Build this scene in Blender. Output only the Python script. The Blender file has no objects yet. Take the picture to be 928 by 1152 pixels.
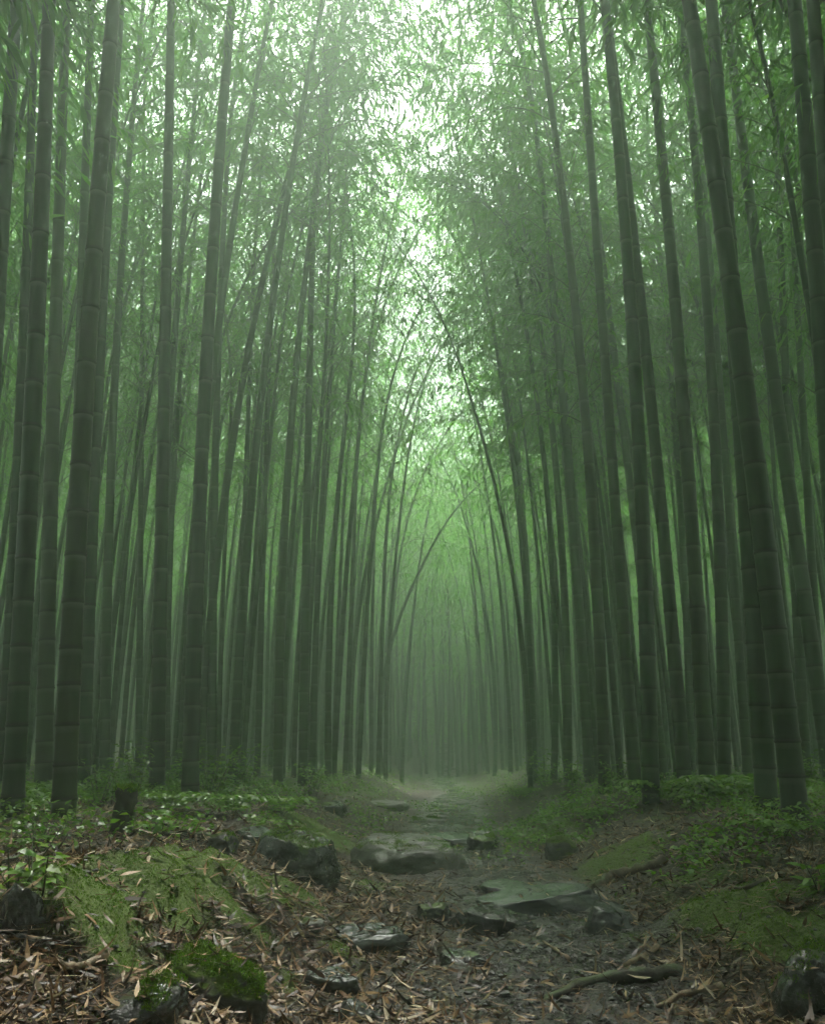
import bpy, math, random
import numpy as np
from mathutils import Vector, Matrix, noise as mnoise

random.seed(7)
R = np.random.RandomState(11)
scene = bpy.context.scene
COL = scene.collection

# ------------------------------------------------------------------ camera
PITCH = math.radians(15.2)
CAMZ = 0.72
FPX = 576.0 / math.tan(math.radians(30))
FW = np.array([0, math.cos(PITCH), math.sin(PITCH)])
UP = np.array([0, -math.sin(PITCH), math.cos(PITCH)])
CAMP = np.array([0, 0, CAMZ])

def ray(px, py):
    d = np.array([1.0, 0, 0]) * (px - 464) / FPX + UP * (576 - py) / FPX + FW
    return d / np.linalg.norm(d)

def project(P):
    v = np.asarray(P, float) - CAMP
    dep = v @ FW
    return 464 + FPX * v[..., 0] / dep, 576 - FPX * (v @ UP) / dep, dep

# ------------------------------------------------------------------ noise
def _hash(ix, iy, seed):
    h = (ix * 374761393 + iy * 668265263 + seed * 974711) & 0x7fffffff
    h = ((h ^ (h >> 13)) * 1274126177) & 0x7fffffff
    return ((h ^ (h >> 16)) & 0xffff) / 65535.0

def vnoise(x, y, seed=0):
    x = np.asarray(x, float); y = np.asarray(y, float)
    ix = np.floor(x).astype(np.int64); iy = np.floor(y).astype(np.int64)
    fx = x - ix; fy = y - iy
    fx = fx * fx * (3 - 2 * fx); fy = fy * fy * (3 - 2 * fy)
    a = _hash(ix, iy, seed); b = _hash(ix + 1, iy, seed)
    c = _hash(ix, iy + 1, seed); d = _hash(ix + 1, iy + 1, seed)
    return (a * (1 - fx) + b * fx) * (1 - fy) + (c * (1 - fx) + d * fx) * fy

def fbm(x, y, octv=4, seed=0):
    s = 0; a = .5; t = 0
    for k in range(octv):
        s = s + a * vnoise(x * 2 ** k + 17.3 * k, y * 2 ** k - 9.1 * k, seed + k); t += a; a *= .5
    return s / t

def sstep(a, b, x):
    t = np.clip((np.asarray(x, float) - a) / (b - a), 0, 1)
    return t * t * (3 - 2 * t)

# ------------------------------------------------------------------ terrain
def pathc(y):
    return .22 + .022 * np.clip(y, 0, 40) + .10 * np.sin(np.asarray(y) * .45)

HUMPS = []   # (x, y, radius, height) mossy hummocks, filled below

def base_h(x, y):
    x = np.asarray(x, float); y = np.asarray(y, float)
    d = np.abs(x - pathc(y))
    w = .45 + .25 * fbm(x * .8, y * .8, 2, 5)
    h = .30 * sstep(w, w + .95, d) + .035 * np.clip(d - 1.4, 0, 8)
    h = h + .16 * (fbm(x * .9, y * .9, 3, 21) - .5) * sstep(.2, 1.4, d)
    h = h + .07 * (fbm(x * 3.1, y * 3.1, 3, 31) - .5)
    h = h + .035 * (fbm(x * 11, y * 11, 3, 41) - .5)
    h = h + 7.0 * sstep(28, 54, np.hypot(x, y))  # far rise added to block light leaking in along the horizon
    h = h + 4.0 * sstep(11, 22, np.abs(x)) + 5.0 * sstep(8, 20, -y)  # invented slopes at the sides and behind, added to block low sky light
    return h

def ground_h(x, y):
    h = base_h(x, y)
    for hx, hy, r, hh in HUMPS:
        q = ((x - hx) ** 2 + (y - hy) ** 2) / (r * r)
        h = h + hh * np.exp(-1.6 * q) * (1 + .9 * (fbm(np.asarray(x) * 8, np.asarray(y) * 8, 3, 3) - .5))
    return h

T_MARCH = np.concatenate([np.arange(.6, 8, .01), np.geomspace(8, 60, 500)])
def hit(px, py):
    d = ray(px, py)
    P = CAMP + d * T_MARCH[:, None]
    k = np.nonzero(P[:, 2] <= ground_h(P[:, 0], P[:, 1]))[0]
    return P[k[0]] if len(k) else P[-1]

for px, py, r, hh in [(190, 1022, .42, .10), (80, 1040, .30, .11), (150, 985, .40, .06), (265, 1003, .35, .08),
                      (325, 1010, .25, .05), (820, 1040, .36, .12), (700, 965, .45, .06), (610, 945, .4, .06),
                      (872, 1060, .25, .05), (770, 1000, .35, .05), (360, 935, .45, .05), (505, 975, .22, .03)]:
    p = hit(px, py)
    HUMPS.append((p[0], p[1], r, hh))

WETSPOT = tuple(hit(565, 1118)[:2])
def moss_mask(x, y):
    m = sstep(.50, .68, fbm(x * 1.3, y * 1.3, 4, 77)) * .8
    for hx, hy, r, hh in HUMPS:
        q = ((x - hx) ** 2 + (y - hy) ** 2) / (r * r)
        m = np.maximum(m, np.exp(-1.1 * q) * 1.15)
    d = np.abs(x - pathc(y))
    m = m * sstep(.35, .8, d + .5 * (fbm(x * 4, y * 4, 2, 13) - .5))
    return np.clip(m - 1.5 * (fbm(x * 8, y * 8, 4, 99) - .40), 0, 1)

def wet_mask(x, y):
    d = np.abs(x - pathc(y) - .12)
    w = 1 - sstep(.18, .62, d + .55 * (fbm(x * 2.1, y * 2.1, 3, 55) - .5))
    wx, wy = WETSPOT
    w = np.maximum(w, np.exp(-2.2 * (((x - wx) / .62) ** 2 + ((y - wy) / .75) ** 2)) * (.6 + .9 * fbm(x * 5, y * 5, 2, 61)))
    return np.clip(w, 0, 1)

# ------------------------------------------------------------------ mesh helpers
def mesh_np(name, V, polys, attrs=None, smooth=True):
    V = np.asarray(V, np.float32)
    me = bpy.data.meshes.new(name)
    me.vertices.add(len(V)); me.vertices.foreach_set('co', V.ravel())
    polys = [np.asarray(p, np.int32) for p in polys if len(p)]
    idx = np.concatenate([p.ravel() for p in polys])
    tot = np.concatenate([np.full(len(p), p.shape[1], np.int32) for p in polys])
    st = np.concatenate([[0], np.cumsum(tot)[:-1]]).astype(np.int32)
    me.loops.add(len(idx)); me.loops.foreach_set('vertex_index', idx)
    me.polygons.add(len(tot)); me.polygons.foreach_set('loop_start', st)
    me.polygons.foreach_set('use_smooth', np.full(len(tot), smooth))
    for k, a in (attrs or {}).items():
        a = np.asarray(a, np.float32)
        if a.ndim == 1:
            at = me.attributes.new(k, 'FLOAT', 'POINT'); at.data.foreach_set('value', a)
        else:
            if a.shape[1] == 3: a = np.hstack([a, np.ones((len(a), 1), np.float32)])
            at = me.attributes.new(k, 'FLOAT_COLOR', 'POINT'); at.data.foreach_set('color', a.ravel())
    me.update(calc_edges=True)
    return me

def link(name, me, mat=None, parent=None, loc=(0, 0, 0)):
    o = bpy.data.objects.new(name, me); COL.objects.link(o); o.location = loc
    if mat is not None and me is not None and not me.materials: me.materials.append(mat)
    if parent is not None: o.parent = parent
    return o

def empty(name, loc):
    o = bpy.data.objects.new(name, None); COL.objects.link(o); o.location = loc
    o.empty_display_size = .1
    return o

def tag(o, label, cat, group=None, kind=None):
    o['label'] = label; o['category'] = cat
    if group: o['group'] = group
    if kind: o['kind'] = kind
    return o

def unit(v):
    v = np.asarray(v, float)
    return v / (np.linalg.norm(v, axis=-1, keepdims=True) + 1e-9)

def leaves(P, D, N, L, W, bend):
    """elongated six point blades; returns verts, tris, quads"""
    n = len(P)
    D = unit(D); S = unit(np.cross(D, N)); N = unit(np.cross(S, D))
    L = np.broadcast_to(L, (n,))[:, None]; W = np.broadcast_to(W, (n,))[:, None]; bend = np.broadcast_to(bend, (n,))[:, None]
    def at(t, s):
        return P + D * L * t + S * W * s - N * L * bend * t * t + N * W * .35 * abs(s)
    V = np.stack([at(0, 0), at(.3, -.5), at(.3, .5), at(.66, -.38), at(.66, .38), at(1, 0)], 1).reshape(-1, 3)
    o = (np.arange(n) * 6)[:, None]
    tris = np.concatenate([o + [[0, 2, 1]], o + [[3, 4, 5]]])
    quads = o + [[1, 2, 4, 3]]
    return V, tris, quads

def tube(pts, rad, sides=8, cap=True):
    pts = np.asarray(pts, float); n = len(pts)
    T = unit(np.gradient(pts, axis=0))
    ref = np.array([0, 1.0, 0.02]) if abs(T[0][1]) < .9 else np.array([1.0, 0, 0])
    A = unit(np.cross(T, ref)); B = np.cross(T, A)
    th = np.arange(sides) * 2 * math.pi / sides
    rad = np.broadcast_to(rad, (n,))
    V = (pts[:, None] + rad[:, None, None] * (A[:, None] * np.cos(th)[None, :, None] + B[:, None] * np.sin(th)[None, :, None])).reshape(-1, 3)
    i = np.arange(n - 1)[:, None] * sides; j = np.arange(sides)[None]; k = (j + 1) % sides
    q = np.stack([i + j, i + k, i + sides + k, i + sides + j], -1).reshape(-1, 4)
    t = np.zeros((0, 3), int)
    if cap:
        V = np.vstack([V, pts[:1], pts[-1:]]); m = n * sides
        j = np.arange(sides); k = (j + 1) % sides
        t = np.vstack([np.stack([np.full(sides, m), k, j], 1), np.stack([np.full(sides, m + 1), (n - 1) * sides + j, (n - 1) * sides + k], 1)])
    return V, t, q

def rhombs(P, D, N, L, W):
    D = unit(D); S = unit(np.cross(D, N)); L = L[:, None]; W = W[:, None]
    V = np.stack([P, P + D * L * .4 - S * W * .55, P + D * L - np.array([0, 0, .12]) * L, P + D * L * .4 + S * W * .55], 1).reshape(-1, 3)
    return V, (np.arange(len(P)) * 4)[:, None] + [[0, 1, 2, 3]]

class Acc:
    def __init__(s): s.V = []; s.T = []; s.Q = []; s.A = []; s.n = 0
    def add(s, V, t, q, a=None):
        s.V.append(V)
        if len(t): s.T.append(np.asarray(t) + s.n)
        if len(q): s.Q.append(np.asarray(q) + s.n)
        if a is not None: s.A.append(np.broadcast_to(a, (len(V),) + np.shape(a)[1:] if np.ndim(a) > 1 else (len(V),)))
        s.n += len(V)
    def mesh(s, name, attr=None):
        return mesh_np(name, np.vstack(s.V), [np.vstack(s.T) if s.T else [], np.vstack(s.Q) if s.Q else []],
                       {attr: np.concatenate(s.A)} if attr else None)

# ------------------------------------------------------------------ materials
def mat(name):
    m = bpy.data.materials.new(name); m.use_nodes = True
    nt = m.node_tree; nt.nodes.clear()
    out = nt.nodes.new('ShaderNodeOutputMaterial')
    return m, nt, out

def nd(nt, typ, **kw):
    n = nt.nodes.new(typ)
    for k, v in kw.items():
        if k.startswith('i_'):
            key = k[2:]
            n.inputs[int(key) if key.isdigit() else key.replace('_', ' ')].default_value = v
        else: setattr(n, k, v)
    return n

def ramp(nt, src, stops):
    r = nt.nodes.new('ShaderNodeValToRGB')
    e = r.color_ramp.elements
    while len(e) < len(stops): e.new(.5)
    for k, (p, c) in enumerate(stops):
        e[k].position = p
        e[k].color = (c, c, c, 1) if isinstance(c, (int, float)) else tuple(c) + (1,)
    nt.links.new(src, r.inputs[0])
    return r.outputs[0]

def mixc(nt, fac, a, b, blend='MIX'):
    m = nt.nodes.new('ShaderNodeMix'); m.data_type = 'RGBA'; m.blend_type = blend
    for s, v in ((m.inputs[0], fac), (m.inputs[6], a), (m.inputs[7], b)):
        if hasattr(v, 'is_linked'): nt.links.new(v, s)
        elif isinstance(v, (int, float)): s.default_value = v
        else: s.default_value = tuple(v) + (1,)
    return m.outputs[2]

def mth(nt, op, a, b=0.0):
    m = nt.nodes.new('ShaderNodeMath'); m.operation = op
    for s, v in ((m.inputs[0], a), (m.inputs[1], b)):
        if hasattr(v, 'is_linked'): nt.links.new(v, s)
        else: s.default_value = v
    return m.outputs[0]

def noise_tex(nt, vec, scale, detail=4, rough=.55, vscale=None):
    if vscale:
        mp = nd(nt, 'ShaderNodeMapping'); mp.inputs['Scale'].default_value = vscale
        nt.links.new(vec, mp.inputs[0]); vec = mp.outputs[0]
    n = nd(nt, 'ShaderNodeTexNoise'); n.inputs['Scale'].default_value = scale
    n.inputs['Detail'].default_value = detail; n.inputs['Roughness'].default_value = rough
    nt.links.new(vec, n.inputs['Vector'])
    return n.outputs['Fac']

def bump(nt, h, strength=.5, dist=.01):
    b = nd(nt, 'ShaderNodeBump'); b.inputs['Strength'].default_value = strength; b.inputs['Distance'].default_value = dist
    nt.links.new(h, b.inputs['Height'])
    return b.outputs[0]

def leaf_mat(name, stops, trans=.45, tint=(1.15, 1.35, .5), rough=.45, gloss=.05, attr='tint'):
    m, nt, out = mat(name)
    at = nd(nt, 'ShaderNodeAttribute', attribute_name=attr)
    oi = nd(nt, 'ShaderNodeObjectInfo')
    f = mth(nt, 'ADD', mth(nt, 'MULTIPLY', at.outputs['Fac'], .8), mth(nt, 'MULTIPLY', oi.outputs['Random'], .2))
    c = ramp(nt, f, stops)
    df = nd(nt, 'ShaderNodeBsdfDiffuse'); tr = nd(nt, 'ShaderNodeBsdfTranslucent')
    gl = nd(nt, 'ShaderNodeBsdfGlossy'); gl.inputs['Roughness'].default_value = rough
    nt.links.new(c, df.inputs[0])
    nt.links.new(mixc(nt, 1.0, c, tint, 'MULTIPLY'), tr.inputs[0])
    m1 = nd(nt, 'ShaderNodeMixShader'); m1.inputs[0].default_value = trans
    nt.links.new(df.outputs[0], m1.inputs[1]); nt.links.new(tr.outputs[0], m1.inputs[2])
    m2 = nd(nt, 'ShaderNodeMixShader'); m2.inputs[0].default_value = gloss
    nt.links.new(m1.outputs[0], m2.inputs[1]); nt.links.new(gl.outputs[0], m2.inputs[2])
    nt.links.new(m2.outputs[0], out.inputs[0])
    return m

M = {}
M['leaf'] = leaf_mat('bamboo_leaf', [(0, (.035, .10, .014)), (.5, (.07, .165, .022)), (1, (.13, .21, .035))], .55, (1.7, 2.3, .8))
M['herb'] = leaf_mat('herb_leaf', [(0, (.045, .13, .008)), (.6, (.11, .24, .018)), (1, (.20, .31, .04))], .4, (1.3, 1.5, .5), .35, .06)
M['moss'] = leaf_mat('moss_blade', [(0, (.03, .085, .002)), (.5, (.09, .20, .006)), (1, (.19, .30, .014))], .3, (1.2, 1.3, .5), .6, .02)

def litter_mat():
    m, nt, out = mat('dry_leaf')
    at = nd(nt, 'ShaderNodeAttribute', attribute_name='tint')
    p = nd(nt, 'ShaderNodeBsdfPrincipled'); p.inputs['Roughness'].default_value = .48
    nt.links.new(at.outputs['Color'], p.inputs['Base Color'])
    nt.links.new(p.outputs[0], out.inputs[0])
    return m
M['litter'] = litter_mat()

def culm_mat():
    m, nt, out = mat('bamboo_culm')
    tc = nd(nt, 'ShaderNodeTexCoord'); oi = nd(nt, 'ShaderNodeObjectInfo')
    va = nd(nt, 'ShaderNodeVectorMath', operation='ADD')
    sc = nd(nt, 'ShaderNodeVectorMath', operation='SCALE'); sc.inputs['Scale'].default_value = 37.0
    cx = nd(nt, 'ShaderNodeCombineXYZ')
    for k in range(3): nt.links.new(oi.outputs['Random'], cx.inputs[k])
    nt.links.new(cx.outputs[0], sc.inputs[0])
    nt.links.new(tc.outputs['Object'], va.inputs[0]); nt.links.new(sc.outputs[0], va.inputs[1])
    vec = va.outputs[0]
    n1 = noise_tex(nt, vec, 2.2, 5, .6)
    n2 = noise_tex(nt, vec, 30, 3, .6, (1, 1, .06))
    n3 = noise_tex(nt, vec, 9, 6, .7)
    c = ramp(nt, oi.outputs['Random'], [(0, (.009, .044, .011)), (.45, (.014, .052, .010)), (.85, (.024, .052, .009)), (1, (.042, .046, .012))])
    c = mixc(nt, ramp(nt, n1, [(.38, 0), (.62, 1)]), c, (.012, .028, .009))
    c = mixc(nt, mth(nt, 'MULTIPLY', ramp(nt, n2, [(.45, 0), (.7, 1)]), .45), c, (.04, .06, .024))
    c = mixc(nt, mth(nt, 'MULTIPLY', ramp(nt, n3, [(.56, 0), (.70, 1)]), .5), c, (.045, .056, .034))
    at = nd(nt, 'ShaderNodeAttribute', attribute_name='node')
    # node: 1 = dark scar line, -1 = waxy pale band just under it
    dk = mth(nt, 'MAXIMUM', at.outputs['Fac'], 0.0); pl = mth(nt, 'MAXIMUM', mth(nt, 'MULTIPLY', at.outputs['Fac'], -1.0), 0.0)
    c = mixc(nt, mth(nt, 'MULTIPLY', pl, .8), c, (.10, .125, .085))
    c = mixc(nt, mth(nt, 'MULTIPLY', dk, .9), c, (.018, .016, .010))
    p = nd(nt, 'ShaderNodeBsdfPrincipled'); p.inputs['Roughness'].default_value = .42
    p.inputs['Specular IOR Level'].default_value = .22
    nt.links.new(c, p.inputs['Base Color'])
    nt.links.new(bump(nt, n2, .15, .003), p.inputs['Normal'])
    nt.links.new(p.outputs[0], out.inputs[0])
    return m
M['culm'] = culm_mat()

def twig_mat():
    m, nt, out = mat('twig_bark')
    tc = nd(nt, 'ShaderNodeTexCoord')
    n = noise_tex(nt, tc.outputs['Object'], 12, 4)
    c = ramp(nt, n, [(.3, (.05, .07, .025)), (.7, (.10, .11, .05))])
    p = nd(nt, 'ShaderNodeBsdfPrincipled'); p.inputs['Roughness'].default_value = .6
    nt.links.new(c, p.inputs['Base Color']); nt.links.new(p.outputs[0], out.inputs[0])
    return m
M['twig'] = twig_mat()

def wood_mat(name, a, b, moss=.0, rough=.6):
    m, nt, out = mat(name)
    tc = nd(nt, 'ShaderNodeTexCoord'); ge = nd(nt, 'ShaderNodeNewGeometry')
    n = noise_tex(nt, tc.outputs['Object'], 22, 6, .65, (1, 1, 1))
    c = ramp(nt, n, [(.32, a), (.68, b)])
    if moss > 0:
        sx = nd(nt, 'ShaderNodeSeparateXYZ'); nt.links.new(ge.outputs['Normal'], sx.inputs[0])
        n2 = noise_tex(nt, tc.outputs['Object'], 7, 5, .6)
        f = ramp(nt, mth(nt, 'ADD', mth(nt, 'MULTIPLY', sx.outputs[2], .35), n2), [(.85 - moss * .3, 0), (.97 - moss * .3, 1)])
        c = mixc(nt, f, c, (.045, .075, .014))
    p = nd(nt, 'ShaderNodeBsdfPrincipled'); p.inputs['Roughness'].default_value = rough
    nt.links.new(c, p.inputs['Base Color']); nt.links.new(bump(nt, n, .7, .01), p.inputs['Normal'])
    nt.links.new(p.outputs[0], out.inputs[0])
    return m
M['dark_wood'] = wood_mat('rotten_wood', (.014, .011, .007), (.042, .031, .02), .5)
M['grey_wood'] = wood_mat('wet_branch', (.05, .038, .026), (.14, .105, .07), .25)
M['pale_wood'] = wood_mat('dry_stick', (.14, .10, .06), (.34, .26, .17), 0)

def rock_mat(name, a, b, moss, rough):
    m, nt, out = mat(name)
    tc = nd(nt, 'ShaderNodeTexCoord'); ge = nd(nt, 'ShaderNodeNewGeometry'); oi = nd(nt, 'ShaderNodeObjectInfo')
    va = nd(nt, 'ShaderNodeVectorMath', operation='ADD'); cx = nd(nt, 'ShaderNodeCombineXYZ')
    r9 = mth(nt, 'MULTIPLY', oi.outputs['Random'], 19.0)
    for k in range(3): nt.links.new(r9, cx.inputs[k])
    nt.links.new(tc.outputs['Object'], va.inputs[0]); nt.links.new(cx.outputs[0], va.inputs[1])
    vec = va.outputs[0]
    n = noise_tex(nt, vec, 6, 8, .68); nf = noise_tex(nt, vec, 45, 5, .7); ns = noise_tex(nt, vec, 10, 6, .6, (1, .5, 3.5))
    c = ramp(nt, n, [(.3, a), (.7, b)])
    c = mixc(nt, ramp(nt, ns, [(.55, 0), (.68, .5)]), c, tuple(x * .4 for x in a))
    c = mixc(nt, ramp(nt, nf, [(.62, 0), (.72, .55)]), c, tuple(x * 1.9 for x in b))
    sx = nd(nt, 'ShaderNodeSeparateXYZ'); nt.links.new(ge.outputs['Normal'], sx.inputs[0])
    nm = noise_tex(nt, vec, 4.5, 5, .62)
    f = ramp(nt, mth(nt, 'ADD', mth(nt, 'MULTIPLY', sx.outputs[2], .22), nm), [(.90 - moss * .5, 0), (.98 - moss * .5, 1)])
    c = mixc(nt, f, c, mixc(nt, nf, (.025, .055, .004), (.10, .15, .014)))
    p = nd(nt, 'ShaderNodeBsdfPrincipled')
    if rough < .25:
        p.inputs['Coat Weight'].default_value = .4; p.inputs['Coat Roughness'].default_value = .24
    rr = mth(nt, 'ADD', mth(nt, 'ADD', mth(nt, 'MULTIPLY', nf, .35), rough - .12), mth(nt, 'MULTIPLY', f, .5))
    nt.links.new(rr, p.inputs['Roughness'])
    nt.links.new(c, p.inputs['Base Color'])
    h = mth(nt, 'ADD', mth(nt, 'ADD', n, mth(nt, 'MULTIPLY', nf, .35)), mth(nt, 'MULTIPLY', ns, .6))
    nt.links.new(bump(nt, h, .55, .02), p.inputs['Normal'])
    nt.links.new(p.outputs[0], out.inputs[0])
    return m
M['rock_wet'] = rock_mat('wet_slate', (.035, .038, .038), (.10, .105, .10), .10, .15)
M['rock_grey'] = rock_mat('grey_stone', (.07, .07, .062), (.17, .17, .15), .28, .34)
M['grit'] = rock_mat('wet_grit', (.03, .031, .03), (.10, .10, .095), -.4, .42)
M['rock_moss'] = rock_mat('mossy_stone', (.025, .027, .024), (.07, .07, .06), .62, .38)
M['rock_dark'] = rock_mat('dark_stone', (.018, .019, .018), (.05, .05, .045), .42, .2)

def ground_mat():
    m, nt, out = mat('forest_floor')
    tc = nd(nt, 'ShaderNodeTexCoord'); vec = tc.outputs['Object']
    am = nd(nt, 'ShaderNodeAttribute', attribute_name='moss'); aw = nd(nt, 'ShaderNodeAttribute', attribute_name='wet')
    n1 = noise_tex(nt, vec, 3, 6, .6); n2 = noise_tex(nt, vec, 34, 6, .7); n3 = noise_tex(nt, vec, 120, 3, .6)
    vo = nd(nt, 'ShaderNodeTexVoronoi'); vo.inputs['Scale'].default_value = 55; nt.links.new(vec, vo.inputs['Vector'])
    c = ramp(nt, n2, [(.28, (.010, .007, .005)), (.5, (.035, .023, .013)), (.72, (.10, .068, .04))])
    c = mixc(nt, ramp(nt, n1, [(.4, 0), (.65, .6)]), c, (.035, .024, .015))
    wetc = ramp(nt, n2, [(.3, (.022, .021, .019)), (.7, (.085, .08, .07))])
    wetc = mixc(nt, ramp(nt, vo.outputs['Distance'], [(.2, .5), (.5, 0)]), wetc, (.12, .115, .10))
    c = mixc(nt, aw.outputs['Fac'], c, wetc)
    mf = ramp(nt, mth(nt, 'ADD', am.outputs['Fac'], mth(nt, 'MULTIPLY', mth(nt, 'SUBTRACT', n2, .5), .8)), [(.25, 0), (.8, 1)])
    c = mixc(nt, mf, c, mixc(nt, n3, (.025, .055, .003), (.11, .17, .010)))
    p = nd(nt, 'ShaderNodeBsdfPrincipled')
    r = mth(nt, 'SUBTRACT', .72, mth(nt, 'MULTIPLY', aw.outputs['Fac'], mth(nt, 'MULTIPLY', ramp(nt, n1, [(.35, 1), (.62, .6)]), .60)))
    nt.links.new(r, p.inputs['Roughness']); nt.links.new(c, p.inputs['Base Color'])
    h = mth(nt, 'ADD', n2, mth(nt, 'ADD', mth(nt, 'MULTIPLY', n3, .3), mth(nt, 'MULTIPLY', vo.outputs['Distance'], .5)))
    nt.links.new(bump(nt, h, .7, .018), p.inputs['Normal'])
    nt.links.new(p.outputs[0], out.inputs[0])
    return m
M['ground'] = ground_mat()

# ------------------------------------------------------------------ ground sheet
def spread(dense0, dense1, step, far, growth=1.09):
    a = list(np.arange(dense0, dense1 + 1e-6, step)); s = step
    while a[-1] < far: s *= growth; a.append(a[-1] + s)
    return a
xs = spread(0, 3.6, .028, 42); xs = np.array([-v for v in xs[:0:-1]] + xs)
yb = spread(0, .5, .06, 22, 1.15); yf = spread(0, 8.0, .028, 62, 1.07)
ys = np.array([1.0 - v for v in yb[:0:-1]] + [1.0 + v for v in yf])
X, Y = np.meshgrid(xs, ys)
Z = ground_h(X, Y)
nx, ny = len(xs), len(ys)
V = np.stack([X, Y, Z], -1).reshape(-1, 3)
i = (np.arange(ny - 1)[:, None] * nx + np.arange(nx - 1)[None]).ravel()
Q = np.stack([i, i + 1, i + nx + 1, i + nx], 1)
g = link('ground', mesh_np('ground', V, [Q], {'moss': moss_mask(X, Y).ravel(), 'wet': wet_mask(X, Y).ravel()}), M['ground'])
tag(g, 'uneven forest floor of dark soil, moss and a wet stony path', 'forest floor', kind='structure')

# ------------------------------------------------------------------ bamboo crowns (shared prototypes)
LC = 8.0
def crown_axis(bend, n=60):
    t = np.linspace(0, 1, n)
    ang = math.radians(bend) * t ** 1.6
    ds = LC / (n - 1)
    x = np.concatenate([[0], np.cumsum(np.sin(ang[:-1]) * ds)]); z = np.concatenate([[0], np.cumsum(np.cos(ang[:-1]) * ds)])
    return np.stack([x, np.zeros(n), z], 1)

def make_crown(seed, bend, dens=1.0):
    r = np.random.RandomState(seed)
    ax = crown_axis(bend)
    bt = Acc(); P = []; D = []
    s = .15
    k = 0; az0 = r.rand() * 6.28
    while s < LC - .1:
        f = s / LC
        p0 = np.array([np.interp(s, np.linspace(0, LC, len(ax)), ax[:, c]) for c in range(3)])
        Lb = (.75 + 1.25 * min(1, f / .16)) * (1 - f) ** .62 + .28
        for sd in (0, 1):
            if f < .12 and r.rand() < .3: continue
            az = az0 + k * math.pi + (sd - .5) * 1.1 + r.normal() * .35
            L = Lb * r.uniform(.65, 1.2)
            el = math.radians(r.uniform(30, 58)); droop = math.radians(r.uniform(45, 95))
            n = 9 if dens >= 1 else 6; tt = np.linspace(0, 1, n)
            e = el - droop * tt ** 1.4
            st = L / (n - 1)
            hd = np.array([math.cos(az), math.sin(az), 0])
            pts = p0 + np.concatenate([[[0, 0, 0]], np.cumsum(hd[None] * (np.cos(e) * st)[:-1, None] + np.array([[0, 0, 1]]) * (np.sin(e) * st)[:-1, None], 0)])
            V, t, q = tube(pts, np.linspace(.009, .002, n) * (1.2 - f * .5), 3, False); bt.add(V, t, q)
            m = int(L / .15) + 2
            for j in range(m):
                u = .16 + .84 * (j + r.rand() * .7) / m
                u = min(u, 1.0)
                q0 = np.array([np.interp(u, tt, pts[:, c]) for c in range(3)])
                side = (1 if j % 2 else -1)
                a2 = az + side * r.uniform(.35, 1.15)
                e2 = np.interp(u, tt, e) + r.uniform(-.35, .5)
                l2 = r.uniform(.22, .55) * (1.1 - .45 * u)
                d2 = np.array([math.cos(a2) * math.cos(e2), math.sin(a2) * math.cos(e2), math.sin(e2)])
                nl = r.randint(5, 9)
                w = ((np.arange(nl) + r.rand(nl)) / nl) ** .6
                lp = q0 + d2 * (w * l2)[:, None]; lp[:, 2] -= .35 * l2 * w ** 2
                ld = d2 * .8 + r.normal(size=(nl, 3)) * .36; ld[:, 2] -= .85
                P.append(lp); D.append(ld)
                if dens >= 1:
                    tp = np.stack([q0, q0 + d2 * l2 * .5 - [0, 0, .09 * l2], q0 + d2 * l2 - [0, 0, .35 * l2]])
                    V, t, q = tube(tp, [.0022, .0017, .001], 3, False); bt.add(V, t, q)
        k += 1; s += .30 * (1.15 - .55 * f)
    P = np.vstack(P); D = unit(np.vstack(D))
    if dens < 1:
        kp = r.rand(len(P)) < dens; P = P[kp]; D = D[kp]
    n = len(P)
    N = unit(r.normal(size=(n, 3)) * .45 + [0, 0, 1])
    if dens >= 1:
        L = r.uniform(.10, .18, n); W = L * r.uniform(.15, .20, n)
        V, t, q = leaves(P, D, N, L, W, r.uniform(.0, .35, n)); kk = 6
    else:
        L = r.uniform(.10, .175, n); W = L * r.uniform(.14, .2, n)
        (V, q), t, kk = rhombs(P, D, N, L, W), [], 4
    tint = np.repeat(np.clip(r.normal(.5, .25, n), 0, 1), kk)
    fm = mesh_np('bamboo_foliage', V, [t, q], {'tint': tint}, smooth=False)
    fm.materials.append(M['leaf'])
    bm = bt.mesh('bamboo_branches'); bm.materials.append(M['twig'])
    return dict(ax=ax, fol=fm, br=bm, P=P, D=D, N=N, L=L, W=W, n=n)

CROWNS = [make_crown(100 + k, b) for k, b in enumerate([14, 22, 30, 38, 48, 58, 70])]
THIN = [make_crown(200 + k, b, .46) for k, b in enumerate([14, 22, 30, 38, 48, 58, 70])]
print('leaves per crown', [c['n'] for c in CROWNS])

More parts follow.
